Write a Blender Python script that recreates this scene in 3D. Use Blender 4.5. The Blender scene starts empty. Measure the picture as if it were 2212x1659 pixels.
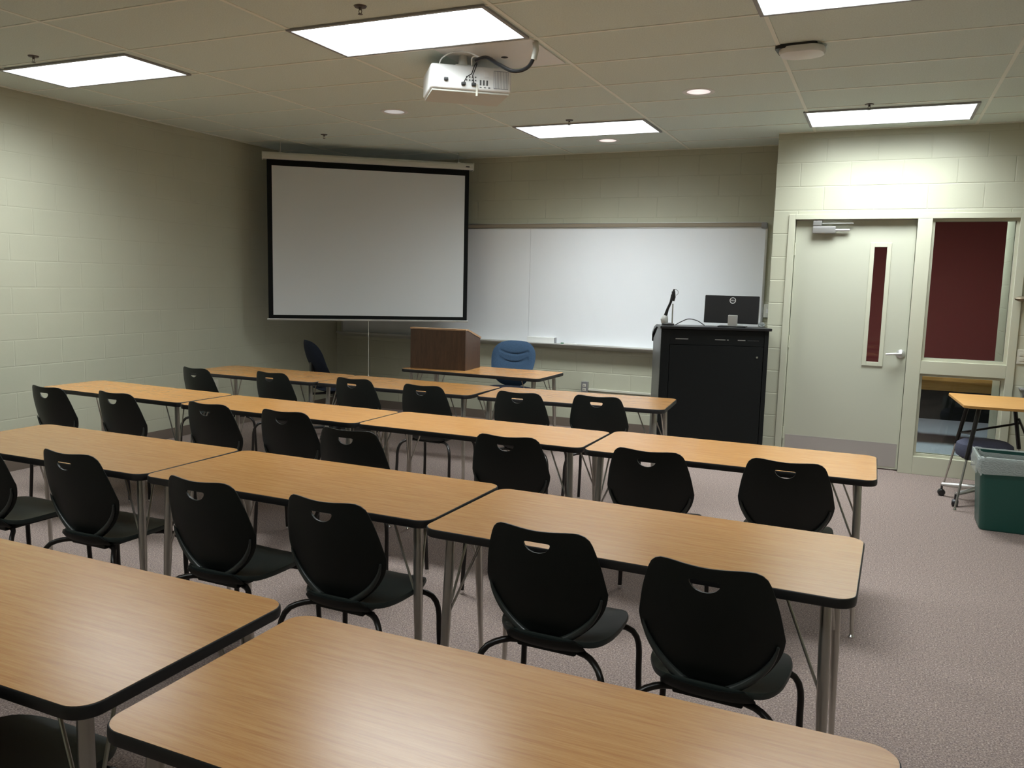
import bpy, bmesh, math, random
from mathutils import Vector, Matrix
random.seed(7)
scene = bpy.context.scene
COL = scene.collection
PI = math.pi

# ------------------------------------------------------------ camera, world, exposure
W, H, FPX = 2212, 1659, 1777.14
YAW, PITCH, ROLL, CAMZ = -0.41835, -0.124533, 0.023898, 1.560084
_f = Vector((math.sin(YAW)*math.cos(PITCH), math.cos(YAW)*math.cos(PITCH), math.sin(PITCH)))
_r = Vector((math.cos(YAW), -math.sin(YAW), 0)); _u = _r.cross(_f)
_c, _s = math.cos(ROLL), math.sin(ROLL)
_r2 = _c*_r + _s*_u; _u2 = -_s*_r + _c*_u
cam_data = bpy.data.cameras.new('camera'); cam = bpy.data.objects.new('camera', cam_data); COL.objects.link(cam)
cam.matrix_world = Matrix(((_r2.x, _u2.x, -_f.x, 0), (_r2.y, _u2.y, -_f.y, 0), (_r2.z, _u2.z, -_f.z, CAMZ), (0, 0, 0, 1)))
cam_data.sensor_fit = 'HORIZONTAL'; cam_data.sensor_width = 36.0; cam_data.lens = FPX/W*36.0
cam_data.clip_start = 0.02
scene.camera = cam
world = bpy.data.worlds.new('world'); scene.world = world; world.use_nodes = True
world.node_tree.nodes['Background'].inputs[0].default_value = (0.02, 0.02, 0.02, 1)
world.node_tree.nodes['Background'].inputs[1].default_value = 0.2
scene.view_settings.view_transform = 'Standard'; scene.view_settings.look = 'None'
scene.view_settings.gamma = 1.0; scene.view_settings.exposure = 0.18
LAMP = 40.0          # radiance of the troffer diffusers looking straight up
LAMP_COL = (0.925, 0.99, 1.0)

CEIL = 2.90; XL = -6.08; YF = 8.35; YD = 7.73; XC = -0.93; XR = 2.3; YB = -1.2

# ------------------------------------------------------------ materials
MATS = {}
def mat(name, col, rough=0.5, metal=0.0, spec=0.5, **k):
    m = bpy.data.materials.new(name); m.use_nodes = True; nt = m.node_tree
    b = nt.nodes['Principled BSDF']
    b.inputs['Base Color'].default_value = (*col, 1); b.inputs['Roughness'].default_value = rough
    b.inputs['Metallic'].default_value = metal; b.inputs['Specular IOR Level'].default_value = spec
    MATS[name] = m; m['bs'] = b.name
    return m
def nodes(m): return m.node_tree.nodes, m.node_tree.links, m.node_tree.nodes['Principled BSDF']
def coords(m, scale=(1, 1, 1), order=None):
    N, L, B = nodes(m)
    tc = N.new('ShaderNodeTexCoord'); mp = N.new('ShaderNodeMapping'); mp.inputs['Scale'].default_value = scale
    if order:
        sx = N.new('ShaderNodeSeparateXYZ'); cx = N.new('ShaderNodeCombineXYZ')
        L.new(tc.outputs['Object'], sx.inputs[0])
        for i, a in enumerate(order): L.new(sx.outputs['XYZ'.index(a)], cx.inputs[i])
        L.new(cx.outputs[0], mp.inputs[0])
    else: L.new(tc.outputs['Object'], mp.inputs[0])
    return mp
def noise(m, mp, scale, detail=3, rough=0.5):
    N, L, B = nodes(m); n = N.new('ShaderNodeTexNoise'); n.inputs['Scale'].default_value = scale
    n.inputs['Detail'].default_value = detail; n.inputs['Roughness'].default_value = rough
    L.new(mp.outputs[0], n.inputs['Vector']); return n
def ramp(m, src, stops):
    N, L, B = nodes(m); r = N.new('ShaderNodeValToRGB')
    while len(r.color_ramp.elements) < len(stops): r.color_ramp.elements.new(0.5)
    for e, (p, c) in zip(r.color_ramp.elements, stops): e.position = p; e.color = (*c, 1)
    L.new(src, r.inputs[0]); return r
def bump(m, src, dist, strength=1.0):
    N, L, B = nodes(m); b = N.new('ShaderNodeBump'); b.inputs['Distance'].default_value = dist
    b.inputs['Strength'].default_value = strength; L.new(src, b.inputs['Height'])
    L.new(b.outputs[0], B.inputs['Normal']); return b

def block_wall(name, order, col, shift=(0, 0), relief=0.55):
    m = mat(name, col, 0.42); N, L, B = nodes(m)
    mp = coords(m, (1, 1, 1), order); mp.inputs['Location'].default_value = (shift[0], shift[1], 0)
    br = N.new('ShaderNodeTexBrick'); L.new(mp.outputs[0], br.inputs['Vector'])
    br.inputs['Scale'].default_value = 1.0; br.inputs['Brick Width'].default_value = 0.406
    br.inputs['Row Height'].default_value = 0.203; br.inputs['Mortar Size'].default_value = 0.006
    br.inputs['Mortar Smooth'].default_value = 0.6; br.offset = 0.5
    nz = noise(m, mp, 60, 4)
    inv = N.new('ShaderNodeMath'); inv.operation = 'MULTIPLY_ADD'; inv.inputs[1].default_value = -1.0; inv.inputs[2].default_value = 1.0
    L.new(br.outputs['Fac'], inv.inputs[0])
    ad = N.new('ShaderNodeMath'); ad.operation = 'MULTIPLY_ADD'; ad.inputs[1].default_value = 0.12
    L.new(nz.outputs['Fac'], ad.inputs[0]); L.new(inv.outputs[0], ad.inputs[2])
    bump(m, ad.outputs[0], 0.004, relief)
    n2 = noise(m, mp, 1.3, 3)
    c2 = tuple(c*0.94 for c in col)
    r = ramp(m, n2.outputs['Fac'], [(0.3, c2), (0.7, col)]); L.new(r.outputs[0], B.inputs['Base Color'])
    return m
PAINT = (0.51, 0.51, 0.395)
block_wall('painted_block_x', 'XZY', PAINT, (0.12, 0)); block_wall('painted_block_y', 'YZX', PAINT, (0.05, 0), 0.35)
m = mat('ceiling_tile', (0.60, 0.575, 0.49), 0.9); mp = coords(m); n = noise(m, mp, 130, 4, 0.7)
r = ramp(m, n.outputs['Fac'], [(0.35, (0.62, 0.69, 0.64)), (0.6, (0.71, 0.79, 0.73))]); nodes(m)[1].new(r.outputs[0], nodes(m)[2].inputs['Base Color'])
bump(m, n.outputs['Fac'], 0.002, 0.5)
mat('grid_white', (0.82, 0.84, 0.76), 0.5)
m = mat('carpet', (0.3, 0.24, 0.22), 0.95, spec=0.15); mp = coords(m); n = noise(m, mp, 150, 3, 0.75); n2 = noise(m, mp, 45, 3, 0.6)
N, L, B = nodes(m)
r = ramp(m, n.outputs['Fac'], [(0.32, (0.085, 0.066, 0.064)), (0.46, (0.22, 0.172, 0.155)), (0.55, (0.28, 0.222, 0.195)), (0.68, (0.50, 0.43, 0.38))])
mx = N.new('ShaderNodeMixRGB'); mx.blend_type = 'MULTIPLY'; mx.inputs[0].default_value = 0.55
r2 = ramp(m, n2.outputs['Fac'], [(0.35, (0.75, 0.72, 0.76)), (0.65, (1.0, 0.97, 0.93))])
L.new(r.outputs[0], mx.inputs[1]); L.new(r2.outputs[0], mx.inputs[2]); L.new(mx.outputs[0], B.inputs['Base Color'])
bump(m, n.outputs['Fac'], 0.003, 0.3)
m = mat('hall_carpet', (0.2, 0.23, 0.28), 0.95, spec=0.1); n = noise(m, coords(m), 150, 2)
r = ramp(m, n.outputs['Fac'], [(0.35, (0.26, 0.30, 0.36)), (0.65, (0.45, 0.50, 0.56))]); nodes(m)[1].new(r.outputs[0], nodes(m)[2].inputs['Base Color'])

def wood(name, stops, sc=(0.7, 16, 16), rough=0.33, order=None, spec=0.5):
    m = mat(name, stops[0], rough, spec=spec); N, L, B = nodes(m)
    mp = coords(m, sc, order); n = noise(m, mp, 5, 6, 0.62); n2 = noise(m, mp, 22, 3, 0.6)
    ad = N.new('ShaderNodeMath'); ad.operation = 'MULTIPLY_ADD'; ad.inputs[1].default_value = 0.45
    L.new(n2.outputs['Fac'], ad.inputs[0]); 
    mu = N.new('ShaderNodeMath'); mu.operation = 'MULTIPLY'; mu.inputs[1].default_value = 0.6; L.new(n.outputs['Fac'], mu.inputs[0])
    L.new(mu.outputs[0], ad.inputs[2])
    r = ramp(m, ad.outputs[0], [(0.38, stops[0]), (0.52, stops[1]), (0.68, stops[2])]); L.new(r.outputs[0], B.inputs['Base Color'])
    return m
wood('oak_laminate', [(0.335, 0.150, 0.040), (0.40, 0.193, 0.056), (0.455, 0.24, 0.080)], rough=0.26, spec=0.85)
wood('lectern_wood', [(0.042, 0.022, 0.012), (0.062, 0.032, 0.017), (0.082, 0.043, 0.023)], sc=(8, 8, 0.8), rough=0.45)
wood('honey_wood', [(0.42, 0.2, 0.05), (0.5, 0.26, 0.07), (0.56, 0.3, 0.09)], rough=0.5)
mat('lectern_edge', (0.36, 0.22, 0.12), 0.45)
mat('black_edge', (0.012, 0.011, 0.011), 0.42)
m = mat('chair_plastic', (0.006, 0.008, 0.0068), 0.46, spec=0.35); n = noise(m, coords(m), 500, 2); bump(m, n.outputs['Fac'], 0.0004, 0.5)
mat('rim_highlight', (0.03, 0.035, 0.032), 0.3, spec=0.6)  # same plastic as the chair back, lightened to carry the rim's highlight
m = mat('lit_seat_plastic', (0.022, 0.032, 0.030), 0.5, spec=0.5); n = noise(m, coords(m), 500, 2); bump(m, n.outputs['Fac'], 0.0004, 0.5)  # one plastic with the back, coloured lighter as the lit upper surface
mat('black_metal', (0.012, 0.010, 0.009), 0.3, 0.2)
mat('steel', (0.52, 0.50, 0.46), 0.3, 0.9)
mat('brushed_steel', (0.58, 0.58, 0.57), 0.38, 0.9)
mat('chrome', (0.8, 0.8, 0.8), 0.12, 1.0)
mat('aluminium', (0.62, 0.62, 0.60), 0.4, 0.8)
mat('fixture_frame', (0.30, 0.30, 0.30), 0.5)
m = mat('black_laminate', (0.006, 0.007, 0.007), 0.6, spec=0.2); n = noise(m, coords(m), 300, 2); bump(m, n.outputs['Fac'], 0.0005, 0.3)
mat('lit_side_and_port_grey', (0.08, 0.08, 0.075), 0.4)
mat('black_plastic', (0.010, 0.010, 0.011), 0.35)
mat('white_plastic', (0.78, 0.78, 0.76), 0.4)
mat('ivory_plastic', (0.60, 0.585, 0.50), 0.45)
mat('screen_case', (0.62, 0.62, 0.56), 0.5)
m = mat('screen_fabric', (0.70, 0.72, 0.73), 0.8); n = noise(m, coords(m), 1.2, 2)
mat('screen_border', (0.008, 0.009, 0.009), 0.85, spec=0.2)
mat('whiteboard', (0.90, 0.92, 0.95), 0.25)
mat('cork_rail', (0.34, 0.29, 0.22), 0.8)
mat('base_vinyl', (0.16, 0.125, 0.10), 0.6)
mat('frame_paint', (0.52, 0.52, 0.41), 0.38)
mat('door_paint', (0.47, 0.475, 0.385), 0.36)
mat('maroon', (0.26, 0.042, 0.042), 0.8)
mat('dark_bronze', (0.12, 0.10, 0.09), 0.4, 0.6)
mat('dark_gap', (0.01, 0.01, 0.01), 0.8)
mat('paper', (0.85, 0.85, 0.83), 0.7)
mat('green_marker', (0.02, 0.12, 0.06), 0.4)
mat('bin_green', (0.008, 0.060, 0.047), 0.38)
mat('brown_knob', (0.22, 0.18, 0.12), 0.4, 0.3)
mat('reflector', (0.75, 0.66, 0.60), 0.25, 0.8)
mat('grey_steel', (0.35, 0.35, 0.36), 0.4, 0.6)
mat('cream_plastic', (0.62, 0.62, 0.56), 0.5)
def fabric(name, c):
    m = mat(name, c, 0.9, spec=0.2); n = noise(m, coords(m), 260, 2)
    r = ramp(m, n.outputs['Fac'], [(0.35, tuple(x*0.75 for x in c)), (0.65, tuple(x*1.2 for x in c))])
    nodes(m)[1].new(r.outputs[0], nodes(m)[2].inputs['Base Color']); bump(m, n.outputs['Fac'], 0.001, 0.5); return m
fabric('blue_fabric', (0.040, 0.075, 0.130)); fabric('navy_fabric', (0.010, 0.013, 0.022)); fabric('slate_fabric', (0.07, 0.075, 0.11))
def glass(name, tint=(1, 1, 1), mixf=0.08):
    m = bpy.data.materials.new(name); m.use_nodes = True; nt = m.node_tree; nt.nodes.clear()
    o = nt.nodes.new('ShaderNodeOutputMaterial'); t = nt.nodes.new('ShaderNodeBsdfTransparent'); g = nt.nodes.new('ShaderNodeBsdfGlossy')
    t.inputs[0].default_value = (*tint, 1); g.inputs[1].default_value = 0.02
    mx = nt.nodes.new('ShaderNodeMixShader'); fr = nt.nodes.new('ShaderNodeFresnel'); fr.inputs[0].default_value = 1.5
    nt.links.new(fr.outputs[0], mx.inputs[0]); nt.links.new(t.outputs[0], mx.inputs[1]); nt.links.new(g.outputs[0], mx.inputs[2])
    nt.links.new(mx.outputs[0], o.inputs[0]); MATS[name] = m; return m
glass('pane_glass', (0.86, 0.9, 0.87))
def film(name):
    m = bpy.data.materials.new(name); m.use_nodes = True; nt = m.node_tree; nt.nodes.clear()
    o = nt.nodes.new('ShaderNodeOutputMaterial'); t = nt.nodes.new('ShaderNodeBsdfTransparent'); g = nt.nodes.new('ShaderNodeBsdfPrincipled')
    g.inputs['Base Color'].default_value = (0.62, 0.66, 0.64, 1); g.inputs['Roughness'].default_value = 0.25
    mx = nt.nodes.new('ShaderNodeMixShader'); mx.inputs[0].default_value = 0.5
    n = nt.nodes.new('ShaderNodeTexNoise'); n.inputs['Scale'].default_value = 35; bp = nt.nodes.new('ShaderNodeBump'); bp.inputs['Distance'].default_value = 0.01
    nt.links.new(n.outputs[0], bp.inputs['Height']); nt.links.new(bp.outputs[0], g.inputs['Normal'])
    nt.links.new(t.outputs[0], mx.inputs[1]); nt.links.new(g.outputs[0], mx.inputs[2]); nt.links.new(mx.outputs[0], o.inputs[0]); MATS[name] = m; return m
film('clear_film')
def lamp_mat(name, strength, power=2.0, col=LAMP_COL):
    # prismatic diffuser: throws most of its light downwards, less sideways
    m = bpy.data.materials.new(name); m.use_nodes = True; nt = m.node_tree; nt.nodes.clear()
    o = nt.nodes.new('ShaderNodeOutputMaterial'); e = nt.nodes.new('ShaderNodeEmission'); e.inputs[0].default_value = (*col, 1)
    g = nt.nodes.new('ShaderNodeNewGeometry'); d = nt.nodes.new('ShaderNodeVectorMath'); d.operation = 'DOT_PRODUCT'
    nt.links.new(g.outputs['Normal'], d.inputs[0]); nt.links.new(g.outputs['Incoming'], d.inputs[1])
    a = nt.nodes.new('ShaderNodeMath'); a.operation = 'ABSOLUTE'; nt.links.new(d.outputs['Value'], a.inputs[0])
    p = nt.nodes.new('ShaderNodeMath'); p.operation = 'POWER'; p.inputs[1].default_value = power; nt.links.new(a.outputs[0], p.inputs[0])
    s = nt.nodes.new('ShaderNodeMath'); s.operation = 'MULTIPLY_ADD'; s.inputs[1].default_value = strength; s.inputs[2].default_value = strength*0.03
    nt.links.new(p.outputs[0], s.inputs[0]); nt.links.new(s.outputs[0], e.inputs[1]); nt.links.new(e.outputs[0], o.inputs[0])
    MATS[name] = m; return m
lamp_mat('diffuser', LAMP); lamp_mat('diffuser_dimmed', LAMP*0.33); lamp_mat('hall_diffuser', 26.0, 0.5)
lamp_mat('can_glow', 1.0, 0.3, (1.0, 0.84, 0.78)); lamp_mat('can_glow_dim', 0.45, 0.3, (1.0, 0.92, 0.85))

# ------------------------------------------------------------ mesh helpers
class MB:
    def __init__(s): s.bm = bmesh.new(); s.mats = []
    def mi(s, m):
        if m is None: return 0
        if m not in s.mats: s.mats.append(m)
        return s.mats.index(m)
    def box(s, x0, x1, y0, y1, z0, z1, bev=0.0, m=None, M=None, seg=2):
        b = bmesh.new(); bmesh.ops.create_cube(b, size=1.0)
        for v in b.verts: v.co = Vector(((x0+x1)/2+v.co.x*(x1-x0), (y0+y1)/2+v.co.y*(y1-y0), (z0+z1)/2+v.co.z*(z1-z0)))
        if bev > 0: bmesh.ops.bevel(b, geom=b.edges[:], offset=bev, segments=seg, profile=0.5, affect='EDGES')
        s.merge(b, m, M); return s
    def merge(s, b, m=None, M=None):
        i = s.mi(m)
        if M is not None: bmesh.ops.transform(b, matrix=M, verts=b.verts[:])
        bmesh.ops.recalc_face_normals(b, faces=b.faces[:])
        mp = {v: s.bm.verts.new(v.co) for v in b.verts}
        for f in b.faces:
            try: nf = s.bm.faces.new([mp[v] for v in f.verts]); nf.material_index = i
            except ValueError: pass
        b.free(); return s
    def tube(s, pts, rad, n=10, m=None, cap=True, M=None):
        pts = [Vector(p) for p in pts]
        rs = rad if isinstance(rad, (list, tuple)) else [rad]*len(pts)
        b = bmesh.new(); rings = []; prev = None
        for i, p in enumerate(pts):
            if i == 0: t = pts[1]-pts[0]
            elif i == len(pts)-1: t = pts[-1]-pts[-2]
            else: t = (pts[i+1]-p).normalized()+(p-pts[i-1]).normalized()
            t.normalize()
            if prev is None:
                a = Vector((0, 0, 1)) if abs(t.z) < 0.9 else Vector((1, 0, 0)); u = t.cross(a).normalized()
            else: u = (prev-t*prev.dot(t)).normalized()
            prev = u; w = t.cross(u)
            rings.append([b.verts.new(p+rs[i]*(math.cos(2*PI*k/n)*u+math.sin(2*PI*k/n)*w)) for k in range(n)])
        for a, c in zip(rings[:-1], rings[1:]):
            for k in range(n): b.faces.new([a[k], a[(k+1) % n], c[(k+1) % n], c[k]])
        if cap: b.faces.new(rings[0][::-1]); b.faces.new(rings[-1])
        s.merge(b, m, M); return s
    def lathe(s, prof, cx=0, cy=0, cz=0, n=24, m=None, M=None):
        b = bmesh.new(); rings = []
        for r, z in prof:
            if r < 1e-6: rings.append([b.verts.new((cx, cy, cz+z))])
            else: rings.append([b.verts.new((cx+r*math.cos(2*PI*k/n), cy+r*math.sin(2*PI*k/n), cz+z)) for k in range(n)])
        for a, c in zip(rings[:-1], rings[1:]):
            for k in range(n):
                q = (k+1) % n
                if len(a) == 1 and len(c) == 1: continue
                if len(a) == 1: b.faces.new([a[0], c[k], c[q]])
                elif len(c) == 1: b.faces.new([a[k], a[q], c[0]])
                else: b.faces.new([a[k], a[q], c[q], c[k]])
        s.merge(b, m, M); return s
    def prism(s, poly, axis, a0, a1, m=None, M=None, bev=0.0):
        # poly: 2D points; axis: 'x','y','z' extrusion axis
        b = bmesh.new()
        def P(p, a):
            return {'x': (a, p[0], p[1]), 'y': (p[0], a, p[1]), 'z': (p[0], p[1], a)}[axis]
        lo = [b.verts.new(P(p, a0)) for p in poly]; hi = [b.verts.new(P(p, a1)) for p in poly]
        b.faces.new(lo); b.faces.new(hi[::-1]); n = len(poly)
        for k in range(n): b.faces.new([lo[k], lo[(k+1) % n], hi[(k+1) % n], hi[k]])
        if bev > 0: bmesh.ops.bevel(b, geom=b.edges[:], offset=bev, segments=2, profile=0.5, affect='EDGES')
        s.merge(b, m, M); return s
    def grid(s, rings, closed=True, m=None):
        b = bmesh.new(); R = [[b.verts.new(p) for p in r] for r in rings]; n = len(R[0])
        for a, c in zip(R[:-1], R[1:]):
            for k in range(n if closed else n-1): b.faces.new([a[k], a[(k+1) % n], c[(k+1) % n], c[k]])
        return b, R
    def build(s, name, material=None, parent=None, smooth=True, ang=38):
        me = bpy.data.meshes.new(name)
        bm = s.bm; bm.normal_update()
        if smooth:
            lim = math.radians(ang)
            for f in bm.faces: f.smooth = True
            for e in bm.edges:
                if len(e.link_faces) == 2 and e.calc_face_angle(0) > lim: e.smooth = False
        bm.to_mesh(me); bm.free()
        ms = s.mats if s.mats else [material]
        for m_ in ms: me.materials.append(MATS[m_ or material])
        o = bpy.data.objects.new(name, me); COL.objects.link(o)
        if smooth: w_ = o.modifiers.new('weighted_normal', 'WEIGHTED_NORMAL'); w_.keep_sharp = True
        if parent is not None: o.parent = parent
        return o

def tag(o, label=None, cat=None, group=None, kind=None):
    if label: o['label'] = label
    if cat: o['category'] = cat
    if group: o['group'] = group
    if kind: o['kind'] = kind
    return o
def thing(name, label, cat, loc=(0, 0, 0), rz=0.0, group=None):
    o = bpy.data.objects.new(name, None); COL.objects.link(o); o.empty_display_size = 0.1
    o.location = loc; o.rotation_euler = (0, 0, rz); return tag(o, label, cat, group)
def struct(mb, name, material, parent=None, **k):
    o = mb.build(name, material, parent, **k)
    if parent is None: o['kind'] = 'structure'
    return o
def kids(o): return [c for c in list(COL.objects) if c.parent == o]
def dup(root, loc, rz, label, group=None):
    def cp(o, par):
        c = o.copy(); COL.objects.link(c)
        if par is not None: c.parent = par
        for ch in kids(o): cp(ch, c)
        return c
    r = cp(root, None); r.location = loc; r.rotation_euler = (0, 0, rz); r['label'] = label
    if group: r['group'] = group
    return r
def arc(c, r, a0, a1, n, e1, e2):
    c = Vector(c); e1 = Vector(e1); e2 = Vector(e2)
    return [c+r*(math.cos(a0+(a1-a0)*k/n)*e1+math.sin(a0+(a1-a0)*k/n)*e2) for k in range(n+1)]
def catmull(P, closed=True, sub=8):
    out = []; n = len(P)
    for i in range(n if closed else n-1):
        p0, p1, p2, p3 = [Vector(P[(i+j) % n] if closed else P[max(0, min(n-1, i+j))]) for j in (-1, 0, 1, 2)]
        for k in range(sub):
            t = k/sub
            out.append(0.5*((2*p1)+(-p0+p2)*t+(2*p0-5*p1+4*p2-p3)*t*t+(-p0+3*p1-3*p2+p3)*t**3))
    if not closed: out.append(Vector(P[-1]))
    return out
def resample(P, n, closed=True):
    Q = P+[P[0]] if closed else P; d = [0]
    for a, b in zip(Q[:-1], Q[1:]): d.append(d[-1]+(Vector(b)-Vector(a)).length)
    out = []; j = 0
    for k in range(n):
        t = d[-1]*k/(n if closed else n-1)
        while j < len(Q)-2 and d[j+1] < t: j += 1
        f = (t-d[j])/max(1e-9, d[j+1]-d[j]); out.append(Vector(Q[j])*(1-f)+Vector(Q[j+1])*f)
    return out
def round_rect(x0, x1, y0, y1, r, n=6):
    out = []
    for cx, cy, a in ((x1-r, y1-r, 0), (x0+r, y1-r, PI/2), (x0+r, y0+r, PI), (x1-r, y0+r, 1.5*PI)):
        for k in range(n+1): out.append((cx+r*math.cos(a+PI/2*k/n), cy+r*math.sin(a+PI/2*k/n)))
    return out
def text_bm(txt, size, depth=0.0008):
    cu = bpy.data.curves.new('lettering', 'FONT'); cu.body = txt; cu.size = size; cu.extrude = depth; cu.align_x = 'CENTER'; cu.align_y = 'CENTER'
    cu.resolution_u = 3
    o = bpy.data.objects.new('lettering', cu); me = bpy.data.meshes.new_from_object(o)
    b = bmesh.new(); b.from_mesh(me); bpy.data.objects.remove(o); bpy.data.meshes.remove(me); bpy.data.curves.remove(cu); return b

# ------------------------------------------------------------ room shell
b = MB(); b.box(XL-0.15, XR+0.15, YB-0.15, YF+0.15, -0.12, 0); struct(b, 'floor', 'carpet', smooth=False)
b = MB(); b.box(XL-0.2, XL, YB, YF+0.2, 0, CEIL+0.2); struct(b, 'wall_left', 'painted_block_y', smooth=False)
b = MB(); b.box(XL, XC, YF, YF+0.2, 0, CEIL+0.2); struct(b, 'wall_front', 'painted_block_x', smooth=False)
b = MB(); b.box(XR, XR+0.2, YB, YD, 0, CEIL+0.2); struct(b, 'wall_right', 'painted_block_y', smooth=False)
b = MB(); b.box(XL-0.2, XR+0.2, YB-0.2, YB, 0, CEIL+0.2); struct(b, 'wall_back', 'painted_block_x', smooth=False)
# wall with the door: solid to the left, above and to the right of the door frame
DX0, DX1, DZ = -0.80, 1.02, 2.20      # outer size of the door and sidelight frame
b = MB(); b.box(XC, DX0, YD, YD+0.2, 0, CEIL+0.2); b.box(XC, XC+0.1, YD+0.2, YF+0.2, 0, CEIL+0.2)
b.box(DX0, DX1, YD, YD+0.2, DZ, CEIL+0.2); b.box(DX1, XR+0.2, YD, YD+0.2, 0, CEIL+0.2)
struct(b, 'wall_door_side', 'painted_block_x', smooth=False)
# ceiling with round cut-outs for the downlights
CANS = [(-1.272, 5.943), (-2.475, 7.661), (-3.72, 5.889)]
CR = 0.085
b = bmesh.new(); out = [b.verts.new(p) for p in ((XL-0.1, YB-0.1, CEIL), (XR+0.1, YB-0.1, CEIL), (XR+0.1, YF+0.1, CEIL), (XL-0.1, YF+0.1, CEIL))]
es = [b.edges.new((out[i], out[(i+1) % 4])) for i in range(4)]
for cx, cy in CANS:
    c = [b.verts.new((cx+CR*math.cos(2*PI*k/28), cy+CR*math.sin(2*PI*k/28), CEIL)) for k in range(28)]
    es += [b.edges.new((c[i], c[(i+1) % 28])) for i in range(28)]
bmesh.ops.triangle_fill(b, use_beauty=True, use_dissolve=False, edges=es, normal=(0, 0, -1))
ext = bmesh.ops.extrude_face_region(b, geom=b.faces[:])
for v in [g for g in ext['geom'] if isinstance(g, bmesh.types.BMVert)]: v.co.z += 0.03
cb = MB(); cb.merge(b); struct(cb, 'ceiling', 'ceiling_tile', smooth=False)
# suspended grid
GX0, GXP, GY0, GYP = -3.07, 1.22, 3.80, 0.587
b = MB()
k = -3
while GX0+k*GXP < XR:
    x = GX0+k*GXP
    if x > XL: b.box(x-0.011, x+0.011, YB, YF if x < XC else YD, CEIL-0.004, CEIL+0.001)
    k += 1
k = -9
while GY0+k*GYP < YF:
    y = GY0+k*GYP
    if y > YB: b.box(XL, XR if y < YD else XC, y-0.009, y+0.009, CEIL-0.0035, CEIL+0.001)
    k += 1
struct(b, 'trim_1', 'grid_white', smooth=False)
b = MB(); b.box(XL, XL+0.006, YB, YF, 0, 0.095); struct(b, 'baseboard_left', 'base_vinyl', smooth=False)
b = MB(); b.box(XL+0.006, XC, YF-0.006, YF, 0, 0.095); struct(b, 'baseboard_front', 'base_vinyl', smooth=False)
b = MB(); b.box(XL+0.02, XL+0.05, YB, YF, CEIL-0.006, CEIL); b.box(XL, XC, YF-0.02, YF, CEIL-0.006, CEIL); b.box(XC, XR, YD-0.02, YD, CEIL-0.006, CEIL)
struct(b, 'trim_2', 'grid_white', smooth=False)

# ------------------------------------------------------------ corridor beyond the door
b = MB(); b.box(-0.93, 4.2, YD+0.2, 11.6, -0.12, 0); struct(b, 'floor_corridor', 'hall_carpet', smooth=False)
b = MB(); b.box(-0.93, 4.2, 11.4, 11.6, 0, 2.9); struct(b, 'wall_corridor_back', 'maroon', smooth=False)
b = MB(); b.box(0.985, 1.2, YD+0.2, 8.72, 0, 2.9); struct(b, 'wall_corridor_pier', 'painted_block_y', smooth=False)
b = MB(); b.box(-0.93, 4.2, YD+0.2, 11.6, 2.7, 2.8); struct(b, 'ceiling_corridor', 'ceiling_tile', smooth=False)
b = MB(); b.box(4.1, 4.2, YD+0.2, 11.4, 0, 2.7); struct(b, 'wall_corridor_end', 'maroon', smooth=False)
b = MB(); b.box(-0.99, -0.93, YF+0.2, 11.6, 0, 2.7); struct(b, 'wall_corridor_left', 'maroon', smooth=False)
t = thing('ceiling_light', 'added unseen ceiling light panel in the corridor behind the door', 'ceiling light', (0.2, 9.0, 2.7))  # added out of sight so that the corridor is lit
b = MB(); b.box(-0.6, 0.6, -0.3, 0.3, -0.03, 0, 0.004); b.build('frame', 'fixture_frame', t)
b = MB(); b.box(-0.57, 0.57, -0.27, 0.27, -0.034, -0.03); b.build('diffuser', 'hall_diffuser', t, smooth=False)
t = thing('wooden_bench', 'honey coloured wooden table in the corridor seen through the lower sidelight pane', 'table', (0.75, 9.55, 0))
b = MB(); b.box(-0.55, 0.7, -0.25, 0.25, 0.66, 0.70, 0.004); b.build('tabletop', 'honey_wood', t)
b = MB(); b.box(-0.52, 0.67, -0.22, -0.19, 0.56, 0.66, 0.003); b.build('apron', 'honey_wood', t)
b = MB(); b.box(-0.52, 0.67, 0.1, 0.115, 0.22, 0.64); b.build('dark_chair_stand_in', 'dark_gap', t)  # dark sheet added in place of the dark chairs beneath the table
for sx in (-0.48, 0.62):
    for sy in (-0.2, 0.2):
        b = MB(); b.box(sx-0.025, sx+0.025, sy-0.025, sy+0.025, 0, 0.66, 0.003); b.build('leg', 'dark_gap', t)

# ------------------------------------------------------------ door, frame, sidelight
FY0, FY1 = YD-0.012, YD+0.15      # frame depth
b = MB()
MX0, MX1 = 0.225, 0.335           # mullion
IZ = 2.155
b.box(DX0, DX0+0.055, FY0, FY1, 0, DZ, 0.003); b.box(DX1-0.06, DX1, FY0, FY1, 0, DZ, 0.003)
b.box(DX0+0.055, DX1-0.06, FY0, FY1, IZ, DZ, 0.003); b.box(MX0, MX1, FY0, FY1, 0, IZ, 0.003)
b.box(DX0+0.055, DX0+0.075, YD+0.095, YD+0.12, 0, IZ); b.box(MX0-0.02, MX0, YD+0.095, YD+0.12, 0, IZ)
struct(b, 'trim_3', 'frame_paint')
b = MB()   # glazed sidelight
b.box(MX1, DX1-0.06, FY0, FY1, 0.865, 0.975, 0.003); b.box(MX1, DX1-0.06, FY0, FY1, 0, 0.155, 0.003)
wnd = struct(b, 'window_1', 'frame_paint')
b = MB()
for z0, z1 in ((0.155, 0.865), (0.975, IZ)):
    g = 0.022
    for y0 in (YD+0.02, YD+0.075):
        b.box(MX1, MX1+g, y0, y0+0.03, z0, z1); b.box(DX1-0.06-g, DX1-0.06, y0, y0+0.03, z0, z1)
        b.box(MX1+g, DX1-0.06-g, y0, y0+0.03, z0, z0+g); b.box(MX1+g, DX1-0.06-g, y0, y0+0.03, z1-g, z1)
b.build('glazing_bead', 'frame_paint', wnd)
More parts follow.
